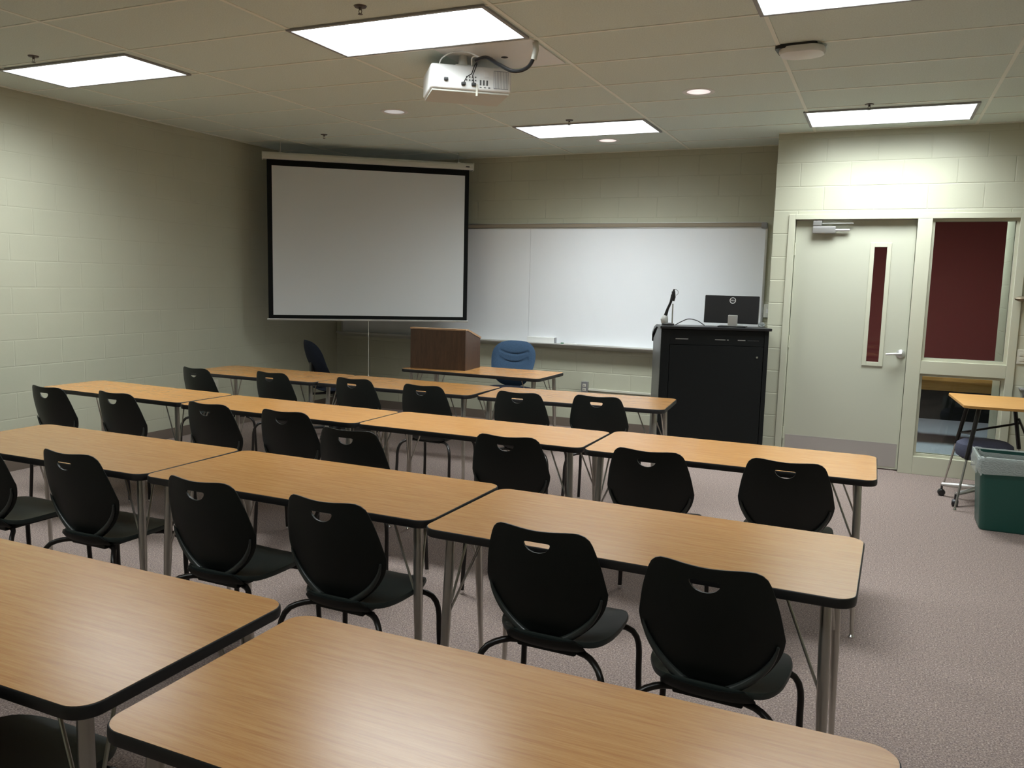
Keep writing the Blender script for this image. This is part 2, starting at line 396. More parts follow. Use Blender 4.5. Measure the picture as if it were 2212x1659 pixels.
for z0, z1 in ((0.155, 0.865), (0.975, IZ)):
    b = MB(); b.box(MX1, DX1-0.06, YD+0.056, YD+0.062, z0, z1); b.build('pane', 'pane_glass', wnd, smooth=False)
# door leaf (recessed in its frame)
LX0, LX1 = DX0+0.06, MX0-0.004; LY0, LY1 = YD+0.05, YD+0.095; LT = IZ-0.006
VX0, VX1, VZ0, VZ1 = -0.112, 0.030, 0.915, 1.945    # narrow light opening
b = MB()
b.box(LX0, VX0, LY0, LY1, 0.012, LT); b.box(VX1, LX1, LY0, LY1, 0.012, LT); b.box(VX0, VX1, LY0, LY1, 0.012, VZ0); b.box(VX0, VX1, LY0, LY1, VZ1, LT)
door = struct(b, 'door_1', 'door_paint', smooth=False)
b = MB(); q = 0.034
for (x0, x1, z0, z1) in ((VX0-0.012, VX0+q-0.012, VZ0-0.012, VZ1+0.012), (VX1-q+0.012, VX1+0.012, VZ0-0.012, VZ1+0.012), (VX0+q-0.012, VX1-q+0.012, VZ0-0.012, VZ0+q-0.012), (VX0+q-0.012, VX1-q+0.012, VZ1-q+0.012, VZ1+0.012)):
    b.box(x0, x1, LY0-0.008, LY0+0.02, z0, z1, 0.002)
b.build('vision_frame', 'frame_paint', door)
b = MB(); b.box(VX0, VX1, LY0+0.02, LY0+0.026, VZ0, VZ1); b.build('vision_pane', 'pane_glass', door, smooth=False)
b = MB(); b.box(LX0+0.02, LX1-0.015, LY0-0.002, LY0, 0.03, 0.235); b.build('kick_plate', 'brushed_steel', door, smooth=False)
Mrot = Matrix.Translation((0.178, LY0, 1.02)) @ Matrix.Rotation(PI/2, 4, 'X')
b = MB(); b.lathe([(0, 0), (0.036, 0), (0.036, 0.008), (0.022, 0.014), (0.013, 0.02), (0.013, 0.055), (0, 0.055)], M=Mrot, n=24)
b.tube([(0.182, LY0-0.05, 1.02), (0.15, LY0-0.055, 1.02), (0.10, LY0-0.055, 1.017), (0.062, LY0-0.052, 1.012)], [0.012, 0.012, 0.010, 0.008]); b.build('door_handle', 'brushed_steel', door)
b = MB(); b.box(-0.60, -0.41, LY0-0.055, LY0, 2.035, 2.095, 0.008); b.tube([(-0.41, LY0-0.03, 2.063), (-0.30, LY0-0.03, 2.063)], 0.012)
b.build('door_closer', 'brushed_steel', door)
b = MB(); b.box(-0.60, -0.525, LY0-0.05, LY0, 2.100, 2.145, 0.006); b.box(-0.54, -0.27, LY0-0.045, LY0-0.035, 2.118, 2.124, 0.002)
b.build('closer_arm', 'brushed_steel', door)
b = MB()
for z in (0.25, 1.08, 1.90): b.tube([(LX0+0.002, LY0-0.006, z-0.055), (LX0+0.002, LY0-0.006, z+0.055)], 0.006, 8)
b.build('hinge', 'frame_paint', door)

# things on the wall right of the sidelight
t = thing('coat_hook', 'oval brown coat knob on the wall right of the glazed sidelight', 'coat hook', (1.02, YD, 1.515))
b = MB(); b.lathe([(0, 0), (0.022, 0), (0.016, 0.02), (0.022, 0.04), (0, 0.045)], M=Matrix.Rotation(PI/2, 4, 'X')); b.build('stem', 'brown_knob', t)
b = MB(); b.lathe([(0, -0.022), (0.02, -0.02), (0.035, -0.008), (0.038, 0.0), (0.035, 0.008), (0.02, 0.02), (0, 0.022)], M=Matrix.Translation((0, -0.055, 0)) @ Matrix.Scale(1.5, 4, (1, 0, 0))); b.build('hook_head', 'brown_knob', t)
def outlet(name, label, loc, rz, kindp='socket'):
    t = thing(name, label, 'outlet', loc, rz)
    b = MB(); b.box(-0.036, 0.036, -0.007, 0, -0.058, 0.058, 0.003); b.build('cover_plate', 'grey_steel' if kindp == 'steel' else 'ivory_plastic', t)
    for z in (0.021, -0.021):
        b = MB(); b.box(-0.017, 0.017, -0.010, -0.006, z-0.015, z+0.015, 0.003); b.box(-0.009, -0.006, -0.0108, -0.0098, z-0.006, z+0.006, m='dark_gap'); b.box(0.006, 0.009, -0.0108, -0.0098, z-0.006, z+0.006, m='dark_gap')
        b.mats[0] = 'ivory_plastic'; b.build('socket', 'ivory_plastic', t)
    return t
outlet('wall_outlet', 'ivory wall outlet under the brown knob, right of the sidelight', (1.062, YD, 1.05), 0)
outlet('wall_outlet', 'wall outlet low on the left block wall beside the farthest table row', (XL, 6.305, 0.445), PI/2)
t = thing('surface_outlet_box', 'metal surface outlet box on the front wall at the end of a white conduit', 'outlet box', (-2.845, YF, 0.447))
b = MB(); b.box(-0.036, 0.036, -0.045, 0, -0.062, 0.062, 0.004); b.build('box', 'grey_steel', t)
for z in (0.022, -0.022):
    b = MB(); b.box(-0.017, 0.017, -0.049, -0.044, z-0.016, z+0.016, 0.003, m='ivory_plastic'); b.box(-0.008, -0.005, -0.0496, -0.0488, z-0.006, z+0.006, m='dark_gap'); b.box(0.005, 0.008, -0.0496, -0.0488, z-0.006, z+0.006, m='dark_gap'); b.build('socket', 'ivory_plastic', t)
b = MB(); b.box(-2.809, -1.75, YF-0.022, YF, 0.412, 0.436, 0.004); tag(b.build('surface_conduit', 'ivory_plastic'), 'pale surface conduit along the front wall from outlet box to black cabinet', 'conduit')
t = thing('wall_bracket', 'grey metal tray bracket on the wall above the small desk', 'bracket', (1.10, YD, 0.79))
b = MB(); b.box(-0.04, 0.10, -0.14, 0, 0, 0.012, 0.003); b.build('tray', 'grey_steel', t)
b = MB(); b.prism([(-0.12, 0.0), (0, 0.0), (0, -0.09)], 'x', -0.01, 0.0); b.build('brace', 'grey_steel', t)

# ------------------------------------------------------------ ceiling fixtures
def troffer(x0, y0, w, d, label, on=True):
    t = thing('ceiling_light', label, 'ceiling light', (x0+w/2, y0+d/2, CEIL), 0, 'recessed fluorescent panels in the classroom ceiling')
    b = MB(); f = 0.022
    for (a0, a1, c0, c1) in ((-w/2-f, w/2+f, -d/2-f, -d/2), (-w/2-f, w/2+f, d/2, d/2+f), (-w/2-f, -w/2, -d/2, d/2), (w/2, w/2+f, -d/2, d/2)):
        b.box(a0, a1, c0, c1, -0.012, 0, 0.002)
    b.build('frame', 'fixture_frame', t)
    b = MB(); b.box(-w/2, w/2, -d/2, d/2, -0.006, -0.004); b.build('diffuser', 'diffuser' if on else 'diffuser_dimmed', t, smooth=False)
troffer(-3.067, 3.80, 1.165, 0.53, 'large lit ceiling panel directly above and before the projector')
troffer(-5.545, 3.86, 1.145, 0.50, 'lit ceiling panel near the left wall')
troffer(-3.03, 6.76, 1.135, 0.56, 'lit ceiling panel in front of the whiteboard, between downlights')
troffer(-0.633, 6.86, 1.15, 0.59, 'lit ceiling panel above the classroom door')
troffer(-3.067, 0.75, 1.165, 0.53, 'added ceiling panel out of view over the nearest table row, middle column', False)  # this and the next two: unseen panels added to light the near tables
troffer(-5.545, 0.75, 1.145, 0.53, 'added ceiling panel out of view over the nearest table row, by the left wall', False)
troffer(-0.633, 0.75, 1.15, 0.53, 'added ceiling panel out of view directly over the viewer, aisle column', False)
troffer(-0.633, 3.83, 1.15, 0.545, 'lit ceiling panel cut by the top right of the view')

for i, ((cx, cy), lb) in enumerate(zip(CANS, ('round downlight in the ceiling left of the white access point', 'round downlight beyond the light panel in front of the whiteboard', 'round downlight in the ceiling in front of the projection screen'))):
    t = thing('downlight', lb, 'downlight', (cx, cy, CEIL), 0, 'round recessed downlights')
    b = MB(); b.lathe([(0.082, 0.0), (0.082, -0.003), (0.105, -0.006), (0.112, -0.002), (0.112, 0.0), (0.082, 0.0)], n=32); b.build('trim_ring', 'white_plastic', t)
    b = MB(); b.lathe([(0.083, 0.0), (0.080, 0.02), (0.083, 0.022), (0.076, 0.04), (0.079, 0.042), (0.068, 0.06), (0.071, 0.062), (0.055, 0.08), (0.0, 0.085)], n=32); b.build('reflector', 'can_glow' if i < 2 else 'can_glow_dim', t)  # glow added to the reflector itself to brighten the can
sprk = None
for (x, y, lb) in ((-2.476, 3.60, 'sprinkler head before the near edge of the panel above the projector'), (-5.009, 3.695, 'sprinkler head beside the panel near the left wall'), (-4.953, 6.606, 'sprinkler head above the projection screen'), (-2.482, 6.628, 'sprinkler head beside the panel in front of the whiteboard'), (-0.188, 6.713, 'sprinkler head beside the panel above the door')):
    if sprk is None:
        sprk = thing('sprinkler_head', lb, 'sprinkler', (x, y, CEIL), 0, 'ceiling sprinkler heads')
        b = MB(); b.lathe([(0, 0), (0.042, 0), (0.036, -0.008), (0.014, -0.010), (0, -0.010)]); b.build('escutcheon', 'dark_bronze', sprk)
        b = MB(); b.lathe([(0.009, -0.008), (0.009, -0.022), (0, -0.022)], n=12)
        b.tube([(0.008, 0, -0.02), (0.011, 0, -0.032), (0.003, 0, -0.045)], 0.0022, 6); b.tube([(-0.008, 0, -0.02), (-0.011, 0, -0.032), (-0.003, 0, -0.045)], 0.0022, 6); b.build('stem', 'dark_bronze', sprk)
        b = MB(); b.lathe([(0, -0.044), (0.016, -0.045), (0.016, -0.047), (0, -0.048)]); b.build('deflector', 'dark_bronze', sprk)
    else: dup(sprk, (x, y, CEIL), 0, lb)
t = thing('access_point', 'white rounded wireless access point hanging from the ceiling', 'access point', (-0.52, 5.03, CEIL), math.radians(-4))
b = MB(); b.prism(round_rect(-0.125, 0.10, -0.09, 0.09, 0.03), 'z', -0.022, 0); b.build('mounting_base', 'black_plastic', t)
b = MB(); rr = []
for k, (s_, z) in enumerate(((1.0, -0.014), (1.03, -0.022), (1.03, -0.036), (0.97, -0.047), (0.7, -0.056), (0.3, -0.06), (0.01, -0.061))):
    rr.append([(0.012+px*s_, py*s_, z) for px, py in round_rect(-0.118, 0.118, -0.095, 0.095, 0.075, 8)])
g, R = b.grid(rr); g.faces.new(R[-1]); g.faces.new(R[0][::-1]); b.merge(g); b.build('cover', 'white_plastic', t)

for o in [o for o in COL.objects if o.name.startswith('sprinkler_head')]: o.scale = (0.78, 0.78, 0.85)
# projector, its plate and cables
t = thing('ceiling_plate', 'white square plate in the ceiling above the projector', 'ceiling plate', (-2.19, 4.66, CEIL))
b = MB(); b.box(-0.31, 0.31, -0.28, 0.26, -0.008, 0, 0.002); b.build('plate', 'white_plastic', t)
for hx, hy in ((0.015, 0.007), (-0.21, -0.10)):
    b = MB(); b.lathe([(0, -0.0085), (0.022, -0.0085), (0.022, -0.008), (0, -0.008)], hx, hy); b.build('knockout_hole', 'dark_gap', t)
ang = math.atan2(0.30, 0.39)
PC = (-2.335+0.18*-math.sin(ang), 4.55+0.18*math.cos(ang), 2.675)
t = thing('projector', 'white ceiling projector aimed at the pull-down screen', 'projector', PC, ang)
b = MB()
b.box(-0.245, 0.245, -0.18, 0.18, 0.012, 0.155, 0.016, seg=3)
b.build('body', 'white_plastic', t)
b = MB(); b.box(-0.235, 0.235, -0.165, 0.17, 0.0, 0.014, 0.006); b.build('bottom_cover', 'cream_plastic', t)
b = MB()
b.box(0.135, 0.225, -0.1825, -0.180, 0.03, 0.135, 0.001); ob = b.build('air_vent', 'grey_steel', t)
b = MB()
for k in range(9): b.box(0.139+k*0.0095, 0.1445+k*0.0095, -0.1835, -0.182, 0.034, 0.131)
b.build('louver', 'white_plastic', ob, smooth=False)
b = MB(); b.box(0.045, 0.125, -0.182, -0.179, 0.085, 0.14, 0.001); b.box(0.075, 0.105, -0.186, -0.18, 0.092, 0.128, 0.002, m='black_plastic'); b.mats[0] = 'lit_side_and_port_grey'; b.mats = ['white_plastic', 'black_plastic']; b.build('power_inlet', 'black_plastic', t)
b = MB()
for k in range(4):
    for j in range(2): b.lathe([(0, 0), (0.0045, 0), (0.0045, 0.004), (0, 0.004)], M=Matrix.Translation((-0.03+k*0.018, -0.18, 0.07+j*0.018)) @ Matrix.Rotation(PI/2, 4, 'X'), n=10)
for k in range(3): b.box(0.05+k*0.026, 0.062+k*0.026, -0.1815, -0.179, 0.03, 0.036); b.box(0.05+k*0.02, 0.06+k*0.02, -0.1815, -0.179, 0.045, 0.075)
b.build('port', 'lit_side_and_port_grey', t)
for x, z in ((-0.155, 0.065), (-0.05, 0.045), (0.012, 0.045)):
    b = MB(); b.box(x-0.013, x+0.013, -0.198, -0.18, z-0.008, z+0.009, 0.003); b.build('cable_plug', 'black_plastic', t)
b = MB(); b.tube([(-0.05, -0.195, 0.05), (-0.035, -0.215, 0.08), (-0.005, -0.21, 0.10), (0.012, -0.2, 0.15), (0.03, -0.17, 0.175)], 0.003, 8)
b.tube([(0.012, -0.195, 0.05), (0.0, -0.215, 0.09), (0.02, -0.205, 0.14), (0.035, -0.16, 0.17)], 0.003, 8); b.build('signal_cable', 'black_plastic', t)
b = MB(); b.box(0.026, 0.038, -0.188, -0.182, -0.02, 0.05, 0.001); b.build('paper_tag', 'ivory_plastic', t)
b = MB(); b.lathe([(0, 0), (0.05, 0), (0.05, -0.02), (0, -0.02)], M=Matrix.Translation((-0.1, 0.18, 0.085)) @ Matrix.Rotation(PI/2, 4, 'X')); b.build('lens', 'black_plastic', t)
b = MB(); b.box(-0.09, 0.09, -0.08, 0.08, 0.155, 0.165, 0.002); v_ = Matrix.Rotation(-ang, 4, 'Z') @ Vector((-2.40-PC[0], 4.56-PC[1], 0)); b.tube([(v_.x, v_.y, 0.160), (v_.x, v_.y, 0.2169)], [0.028, 0.024], 16); b.box(v_.x-0.05, v_.x+0.05, v_.y-0.02, v_.y+0.1, 0.152, 0.164, 0.003); b.build('ceiling_mount', 'cream_plastic', t)
def world_path(pts, r, name, m, label, cat='cable'):
    b = MB(); b.tube(resample(catmull(pts, False, 10), 40, False), r, 8); return tag(b.build(name, m), label, cat)
world_path([(-2.27, 4.46, 2.83), (-2.20, 4.47, 2.845), (-2.12, 4.47, 2.80), (-2.02, 4.46, 2.752), (-1.93, 4.45, 2.762), (-1.885, 4.44, 2.82), (-1.88, 4.445, CEIL)], 0.011, 'cable_bundle', 'black_plastic', 'thick black cable bundle looping from ceiling to the back of the projector', 'cable bundle')
world_path([(-2.50, 4.45, 2.826), (-2.47, 4.43, 2.855), (-2.39, 4.42, 2.880), (-2.30, 4.43, 2.872), (-2.245, 4.455, 2.850)], 0.004, 'white_cable', 'white_plastic', 'thin white cable arching over the left end of the projector')
world_path([(-2.33, 4.54, 2.829), (-2.31, 4.50, 2.855), (-2.28, 4.485, 2.862), (-2.235, 4.49, 2.850)], 0.004, 'white_cable', 'white_plastic', 'short thin white cable looping over the middle of the projector')
b = MB(); b.tube([(-1.882, 4.444, CEIL), (-1.876, 4.440, 2.85), (-1.888, 4.44, 2.80)], 0.017, 10); tag(b.build('cable_sleeve', 'cream_plastic'), 'pale sleeve around the cable bundle at the ceiling', 'cable sleeve')

# ------------------------------------------------------------ pull-down screen across the corner
SA = Vector((-5.75, 6.75)); SB = Vector((-4.12, 8.02)); sd = (SB-SA); SL = sd.length; sa = math.atan2(sd.y, sd.x)
t = thing('projection_screen', 'white pull-down projection screen with black border hung across the corner', 'projection screen', (SA.x, SA.y, 0), sa)
b = MB(); b.prism([(-0.035, 2.722), (-0.045, 2.735), (-0.045, 2.77), (-0.035, 2.79), (0.03, 2.79), (0.04, 2.77), (0.04, 2.722)], 'x', -0.055, SL+0.035, bev=0.003); cs = b.build('screen_case', 'screen_case', t)
for x in (-0.055, SL+0.035):
    b = MB(); b.box(x-0.004, x+0.004, -0.047, 0.042, 2.716, 2.794, 0.002); b.build('end_cap', 'screen_case', cs)
b = MB(); b.box(SL-0.05, SL-0.01, -0.0465, -0.045, 2.745, 2.757); b.build('maker_plate', 'black_plastic', cs)
b = MB(); b.box(-0.015, SL-0.005, -0.002, 0.0, 1.12, 2.73); sh = b.build('screen_border', 'screen_border', t, smooth=False)
b = MB(); b.box(0.033, SL-0.05, -0.0032, -0.0022, 1.157, 2.662); b.build('screen_surface', 'screen_fabric', sh, smooth=False)
b = MB(); b.box(-0.028, SL+0.008, -0.012, 0.01, 1.100, 1.120, 0.004); b.build('bottom_bar', 'aluminium', t)
b = MB(); b.tube([(SL/2-0.03, 0, 1.10), (SL/2-0.03, 0, 0.52)], 0.003, 6); b.lathe([(0, 0.49), (0.01, 0.495), (0.012, 0.51), (0.004, 0.525), (0, 0.525)], SL/2-0.03, 0, 0, 10); b.build('pull_cord', 'ivory_plastic', t)
for x in (0.12, SL-0.12):
    b = MB(); b.tube([(x, 0, 2.788), (x, 0, CEIL)], 0.004, 8); b.box(x-0.015, x+0.015, -0.02, 0.02, 2.786, 2.80, 0.002); b.build('hanging_bracket', 'aluminium', t)

# ------------------------------------------------------------ whiteboard
WX0, WX1, WZ0, WZ1 = -6.0, -1.05, 0.905, 2.125
t = thing('whiteboard', 'long white marker board covering most of the front wall', 'whiteboard', (WX0, YF, 0))
L_ = WX1-WX0
for a0, a1 in ((0.012, L_/2-0.0015), (L_/2+0.0015, L_-0.012)):
    b = MB(); b.box(a0, a1, -0.016, -0.002, WZ0, WZ1); b.build('panel', 'whiteboard', t, smooth=False)
b = MB(); b.box(0, 0.02, -0.024, 0, WZ0-0.02, WZ1+0.02, 0.003); b.box(L_-0.02, L_, -0.024, 0, WZ0-0.02, WZ1+0.02, 0.003); b.box(0.02, L_-0.02, -0.022, 0, WZ1, WZ1+0.012, 0.002); b.box(0.02, L_-0.02, -0.022, 0, WZ0-0.012, WZ0, 0.002)
b.build('frame', 'aluminium', t)
b = MB(); b.box(0.02, L_-0.02, -0.03, 0, WZ1+0.012, WZ1+0.05, 0.003, m='cork_rail'); b.box(0.02, L_-0.02, -0.034, 0, WZ1+0.05, WZ1+0.056, 0.001, m='aluminium'); b.build('map_rail', 'cork_rail', t)
b = MB(); b.box(L_-0.06, L_-0.005, -0.05, 0, WZ1-0.005, WZ1+0.05, 0.006); b.build('rail_end_stop', 'grey_steel', t)
b = MB(); b.prism([(-0.125, WZ0-0.016), (-0.13, WZ0-0.006), (-0.127, WZ0+0.004), (-0.12, WZ0-0.008), (0, WZ0-0.008), (0, WZ0-0.055), (-0.02, WZ0-0.05)], 'x', 0, L_-0.01); b.build('marker_tray', 'aluminium', t)
ty = YF-0.05; tz = WZ0-0.008
t = thing('cardboard_box', 'flat white box lying on the whiteboard tray', 'box', (-3.345, ty, tz), math.radians(2))
b = MB(); b.box(-0.165, 0.15, -0.03, 0.025, 0, 0.065, 0.004); b.build('box', 'paper', t)
b = MB(); b.box(0.150, 0.158, -0.031, 0.026, -0.0, 0.066, 0.001); b.build('end_flap', 'grey_steel', t)
for i, (x, mm, lb) in enumerate(((-3.06, 'green_marker', 'dark green marker on the whiteboard tray right of the white box'), (-2.98, 'white_plastic', 'pale marker on the whiteboard tray, rightmost item'))):
    t = thing('marker_pen', lb, 'marker', (x, ty, tz+0.009))
    b = MB(); b.tube([(-0.03, 0, 0), (0.035, 0, 0)], 0.009, 12); b.build('barrel', 'white_plastic', t)
    b = MB(); b.tube([(-0.065, 0, 0), (-0.03, 0, 0)], 0.0095, 12); b.build('cap', mm, t)
b = MB(); b.box(-1.085, -0.995, YF-0.03, YF, 1.26, 1.40, 0.005); 
t = thing('wall_box', 'small pale plastic box on the wall at the right end of whiteboard', 'wall box', (-1.0, YF, 1.33))
b.bm.free(); b = MB(); b.box(-0.045, 0.045, -0.035, 0, -0.065, 0.065, 0.006); b.build('cover', 'cream_plastic', t)
b = MB(); b.box(-0.02, 0.02, -0.037, -0.034, -0.02, 0.02, 0.002); b.build('button', 'white_plastic', t)

# ------------------------------------------------------------ tables
TZ = 0.737; TL, TD = 1.345, 0.60
def make_table(label):
    t = thing('classroom_table', label, 'table', (0, 0, 0))
    pl = round_rect(-TL/2+0.003, TL/2-0.003, -TD/2+0.003, TD/2-0.003, 0.052, 8)
    b = MB(); b.prism(pl, 'z', TZ-0.026, TZ+0.0006); b.build('tabletop', 'oak_laminate', t)
    b = MB(); rr = []
    for (o_, z) in ((0.003, TZ-0.0285), (0.0, TZ-0.026), (-0.0015, TZ-0.015), (-0.0005, TZ-0.003), (0.002, TZ), (0.006, TZ), (0.006, TZ-0.0285), (0.003, TZ-0.0285)):
        rr.append([(x, y, z) for x, y in round_rect(-TL/2+o_, TL/2-o_, -TD/2+o_, TD/2-o_, 0.054-o_, 8)])
    g, R = b.grid(rr); b.merge(g); b.build('edge_band', 'black_edge', t)
    for sx in (-1, 1):
        for sy in (-1, 1):
            lx, ly = sx*(TL/2-0.078), sy*(TD/2-0.07); fx, fy = sx*(TL/2-0.055), sy*(TD/2-0.05)
            P = [Vector((lx, ly, TZ-0.027)).lerp(Vector((fx, fy, 0.012)), k) for k in (0, 0.45, 0.8, 1.0)]
            b = MB(); b.tube(P, [0.0165, 0.0165, 0.011, 0.0085], 14); b.lathe([(0, TZ-0.031), (0.036, TZ-0.031), (0.036, TZ-0.026), (0, TZ-0.026)], lx, ly, 0, 16)
            lg = b.build('leg', 'steel', t)
            b = MB(); b.lathe([(0, 0), (0.013, 0), (0.014, 0.006), (0.008, 0.016), (0, 0.017)], fx, fy, 0, 12); b.build('foot_glide', 'chrome', lg)
            J = Vector((lx, ly, 0)).lerp(Vector((fx, fy, 0)), 0.40); J.z = 0.43
            for (dx, dy) in ((-sx*0.115, -sy*0.015), (-sx*0.02, -sy*0.10)):
                b = MB(); b.tube([(lx+dx, ly+dy, TZ-0.027), (J.x+dx*0.06, J.y+dy*0.1, J.z)], 0.0045, 8); b.build('brace_rod', 'steel', lg)
    return t
GT = 'oak laminate classroom tables in four rows'
tb0 = None
TABLES = [  # x, y, rot, depth scale, label
 (-0.583, 1.275, 0.0, 0.97, 'nearest oak table at the bottom of the view, with the strong glare spot'),
 (-1.990, 1.305, 0.0, 1.0, 'oak table at the bottom left corner in the nearest row'),
 (-0.672, 2.61, -1.0, 1.03, 'oak table in the second row from the viewer, right end by the aisle'),
 (-2.030, 2.68, -0.5, 1.0, 'middle oak table in the second row from the viewer'),
 (-3.385, 2.68, 0.5, 1.0, 'oak table at the left edge in the second row from the viewer'),
 (-0.637, 4.12, 0.5, 1.0, 'rightmost oak table in the third row, before the door'),
 (-1.995, 4.10, 0.0, 0.87, 'third-row oak table behind the chair near the middle, left of the rightmost one'),
 (-3.350, 4.09, -0.5, 0.84, 'third-row oak table, second from the left wall'),
 (-4.715, 4.14, -1.5, 0.82, 'third-row oak table next to the left wall'),
 (-1.955, 5.565, 4.5, 1.0, 'rightmost oak table of the farthest row, before the black cabinet'),
 (-3.330, 5.50, 0.3, 0.97, 'middle oak table of the farthest row'),
 (-4.683, 5.49, 0.0, 1.0, 'leftmost oak table of the farthest row by the left wall'),
]
for (x, y, r_, sc, lb) in TABLES:
    if tb0 is None: tb0 = make_table(lb); tb0['group'] = GT; o = tb0; o.location = (x, y, 0); o.rotation_euler.z = math.radians(r_)
    else: o = dup(tb0, (x, y, 0), math.radians(r_), lb, GT)
    o.scale = (1, sc, 1)
o = dup(tb0, (-3.31, 6.765, 0), math.radians(-0.5), 'oak teacher table at the front carrying the brown lectern', GT); o.scale = (1.03, 1.05, 1)
del o['group']

# ------------------------------------------------------------ plastic stacking chairs
def make_chair(label):
    t = thing('stacking_chair', label, 'chair')
    ztop = 0.830
    half = [(0, -0.009), (0.05, -0.007), (0.10, -0.004), (0.133, -0.007), (0.158, -0.026), (0.174, -0.066), (0.188, -0.115), (0.200, -0.18), (0.203, -0.210), (0.190, -0.260), (0.160, -0.310), (0.120, -0.350), (0.077, -0.382), (0.035, -0.402)]
    pts = half+[(0, -0.408)]+[(-x, z) for x, z in half[::-1][:-1]]
    N_ = 72
    outer = resample([v.to_2d() for v in catmull([Vector((x, z, 0)) for x, z in pts], True, 8)], N_)
    sl = [(0, -0.046), (0.03, -0.046), (0.040, -0.047), (0.043, -0.052), (0.039, -0.062), (0.028, -0.073), (0.012, -0.079), (0, -0.080)]
    slp = sl+[(-x, z) for x, z in sl[::-1][1:-1]]
    inner = resample([v.to_2d() for v in catmull([Vector((x, z, 0)) for x, z in slp], True, 8)], N_)
    def bend(x, z, off=0.0):
        v = (z+0.411)/0.411
        yc = -0.150-0.075*math.sin(min(1, v*1.15)*PI/2)-0.03*v*v
        return Vector((x, yc+1.3*x*x+off, ztop+z))
    b = MB(); M_ = 12; th = 0.007
    def ring(k, off):
        s_ = k/M_; return [bend(*(inner[i].lerp(outer[i], s_)), off) for i in range(N_)]
    rr = [ring(k, 0) for k in range(M_+1)]+[ring(k, th) for k in range(M_, -1, -1)]+[ring(0, 0)]
    rr[M_] = [bend(*(outer[i]*0.995+Vector((0, -0.0008))), 0.001) for i in range(N_)]
    rr[M_+1] = [bend(*(outer[i]*0.995+Vector((0, -0.0008))), th-0.001) for i in range(N_)]
    rr.insert(M_+1, [bend(*outer[i], th/2) for i in range(N_)])
    g, R = b.grid(rr); bmesh.ops.remove_doubles(g, verts=g.verts[:], dist=1e-5); b.merge(g)
    # raised U-shaped rib along the lower half of the back, and the skirt below it
    cen = Vector((0, -0.19))
    low = [i for i in range(N_) if outer[i].y < -0.215]
    P = [bend(*(cen+(outer[i]-cen)*0.93), -0.006) for i in low]
    rad = [0.012*math.sin(PI*min(1, max(0.02, k/(len(P)-1))))**0.5+0.001 for k in range(len(P))]
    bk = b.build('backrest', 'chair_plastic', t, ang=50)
    b = MB(); b.tube(P, rad, 10); b.build('back_rim', 'rim_highlight', bk)
    # seat pan
    b = MB(); N2 = 56; rr = []
    def spt(a, s_):
        c, q = math.cos(a), math.sin(a); e = 0.62
        x = 0.197*math.copysign(abs(c)**e, c)*s_; y = math.copysign(abs(q)**e, q)*s_
        y = y*(0.205 if y > 0 else 0.195)
        if y < 0: x *= 1-0.30*(y/0.195)**2
        z = 0.454-0.022*math.exp(-((y+0.05)**2)/0.02)*(1-(x/0.21)**2)
        if y > 0.11: z -= 2.2*(y-0.11)**2
        if y < -0.10: z += 3.5*(y+0.10)**2
        z += 0.25*abs(x)**2
        return Vector((x, y, z))
    for k in range(0, 13):
        s_ = max(0.02, k/12); rr.append([spt(2*PI*i/N2, s_) for i in range(N2)])
    edge = rr[-1]
    rr.append([p+Vector((p.x*0.012, p.y*0.012, -0.008)) for p in edge]); rr.append([p+Vector((p.x*-0.01, p.y*-0.01, -0.020)) for p in edge])
    for k in range(11, -1, -1):
        s_ = max(0.02, k/12); rr.append([spt(2*PI*i/N2, s_)+Vector((0, 0, -0.014-0.010*(1-s_))) for i in range(N2)])
    g, R = b.grid(rr); g.faces.new(R[0]); g.faces.new(R[-1][::-1]); b.merge(g)
    b.build('seat', 'lit_seat_plastic', t, ang=60)
    b = MB(); b.box(-0.10, 0.10, -0.15, 0.12, 0.402, 0.422, 0.006)     # under-seat carrier with the web up to the back
    rr = []
    for z, yy, w_ in ((0.412, -0.13, 0.125), (0.43, -0.165, 0.135), (0.45, -0.182, 0.130), (0.468, -0.190, 0.11)):
        rr.append([(w_*math.cos(a)*1.0, yy+0.02*math.sin(a)+0.9*(w_*math.cos(a))**2, z) for a in [2*PI*i/24 for i in range(24)]])
    g, R = b.grid(rr); g.faces.new(R[0][::-1]); g.faces.new(R[-1]); b.merge(g)
    b.build('seat_carrier', 'chair_plastic', t)
    for sx in (-1, 1):
        for sy, fy, y0 in ((1, 0.185, 0.10), (-1, -0.225, -0.10)):
            p0 = Vector((sx*0.06, y0, 0.409)); top = Vector((sx*0.145, y0+(fy-y0)*0.35, 0.411 if sy > 0 else 0.409))
            foot = Vector((sx*0.222, fy, 0.014)); knee = Vector((sx*0.212, y0+(fy-y0)*0.85, 0.342 if sy > 0 else 0.337))
            ctl = [p0, p0.lerp(top, 0.6), top, Vector((sx*0.19, y0+(fy-y0)*0.68, 0.392)), knee, knee.lerp(foot, 0.3), knee.lerp(foot, 0.65), foot]
            b = MB(); b.tube(resample(catmull(ctl, False, 8), 22, False), 0.0105, 10); lg = b.build('leg', 'black_metal', t)
            b = MB(); b.lathe([(0, 0), (0.012, 0), (0.0135, 0.008), (0.0115, 0.02), (0, 0.021)], foot.x, foot.y, 0, 12); b.build('foot_glide', 'chrome', lg)
    return t
ch0 = None
GC = 'black plastic stacking chairs with slotted backs'
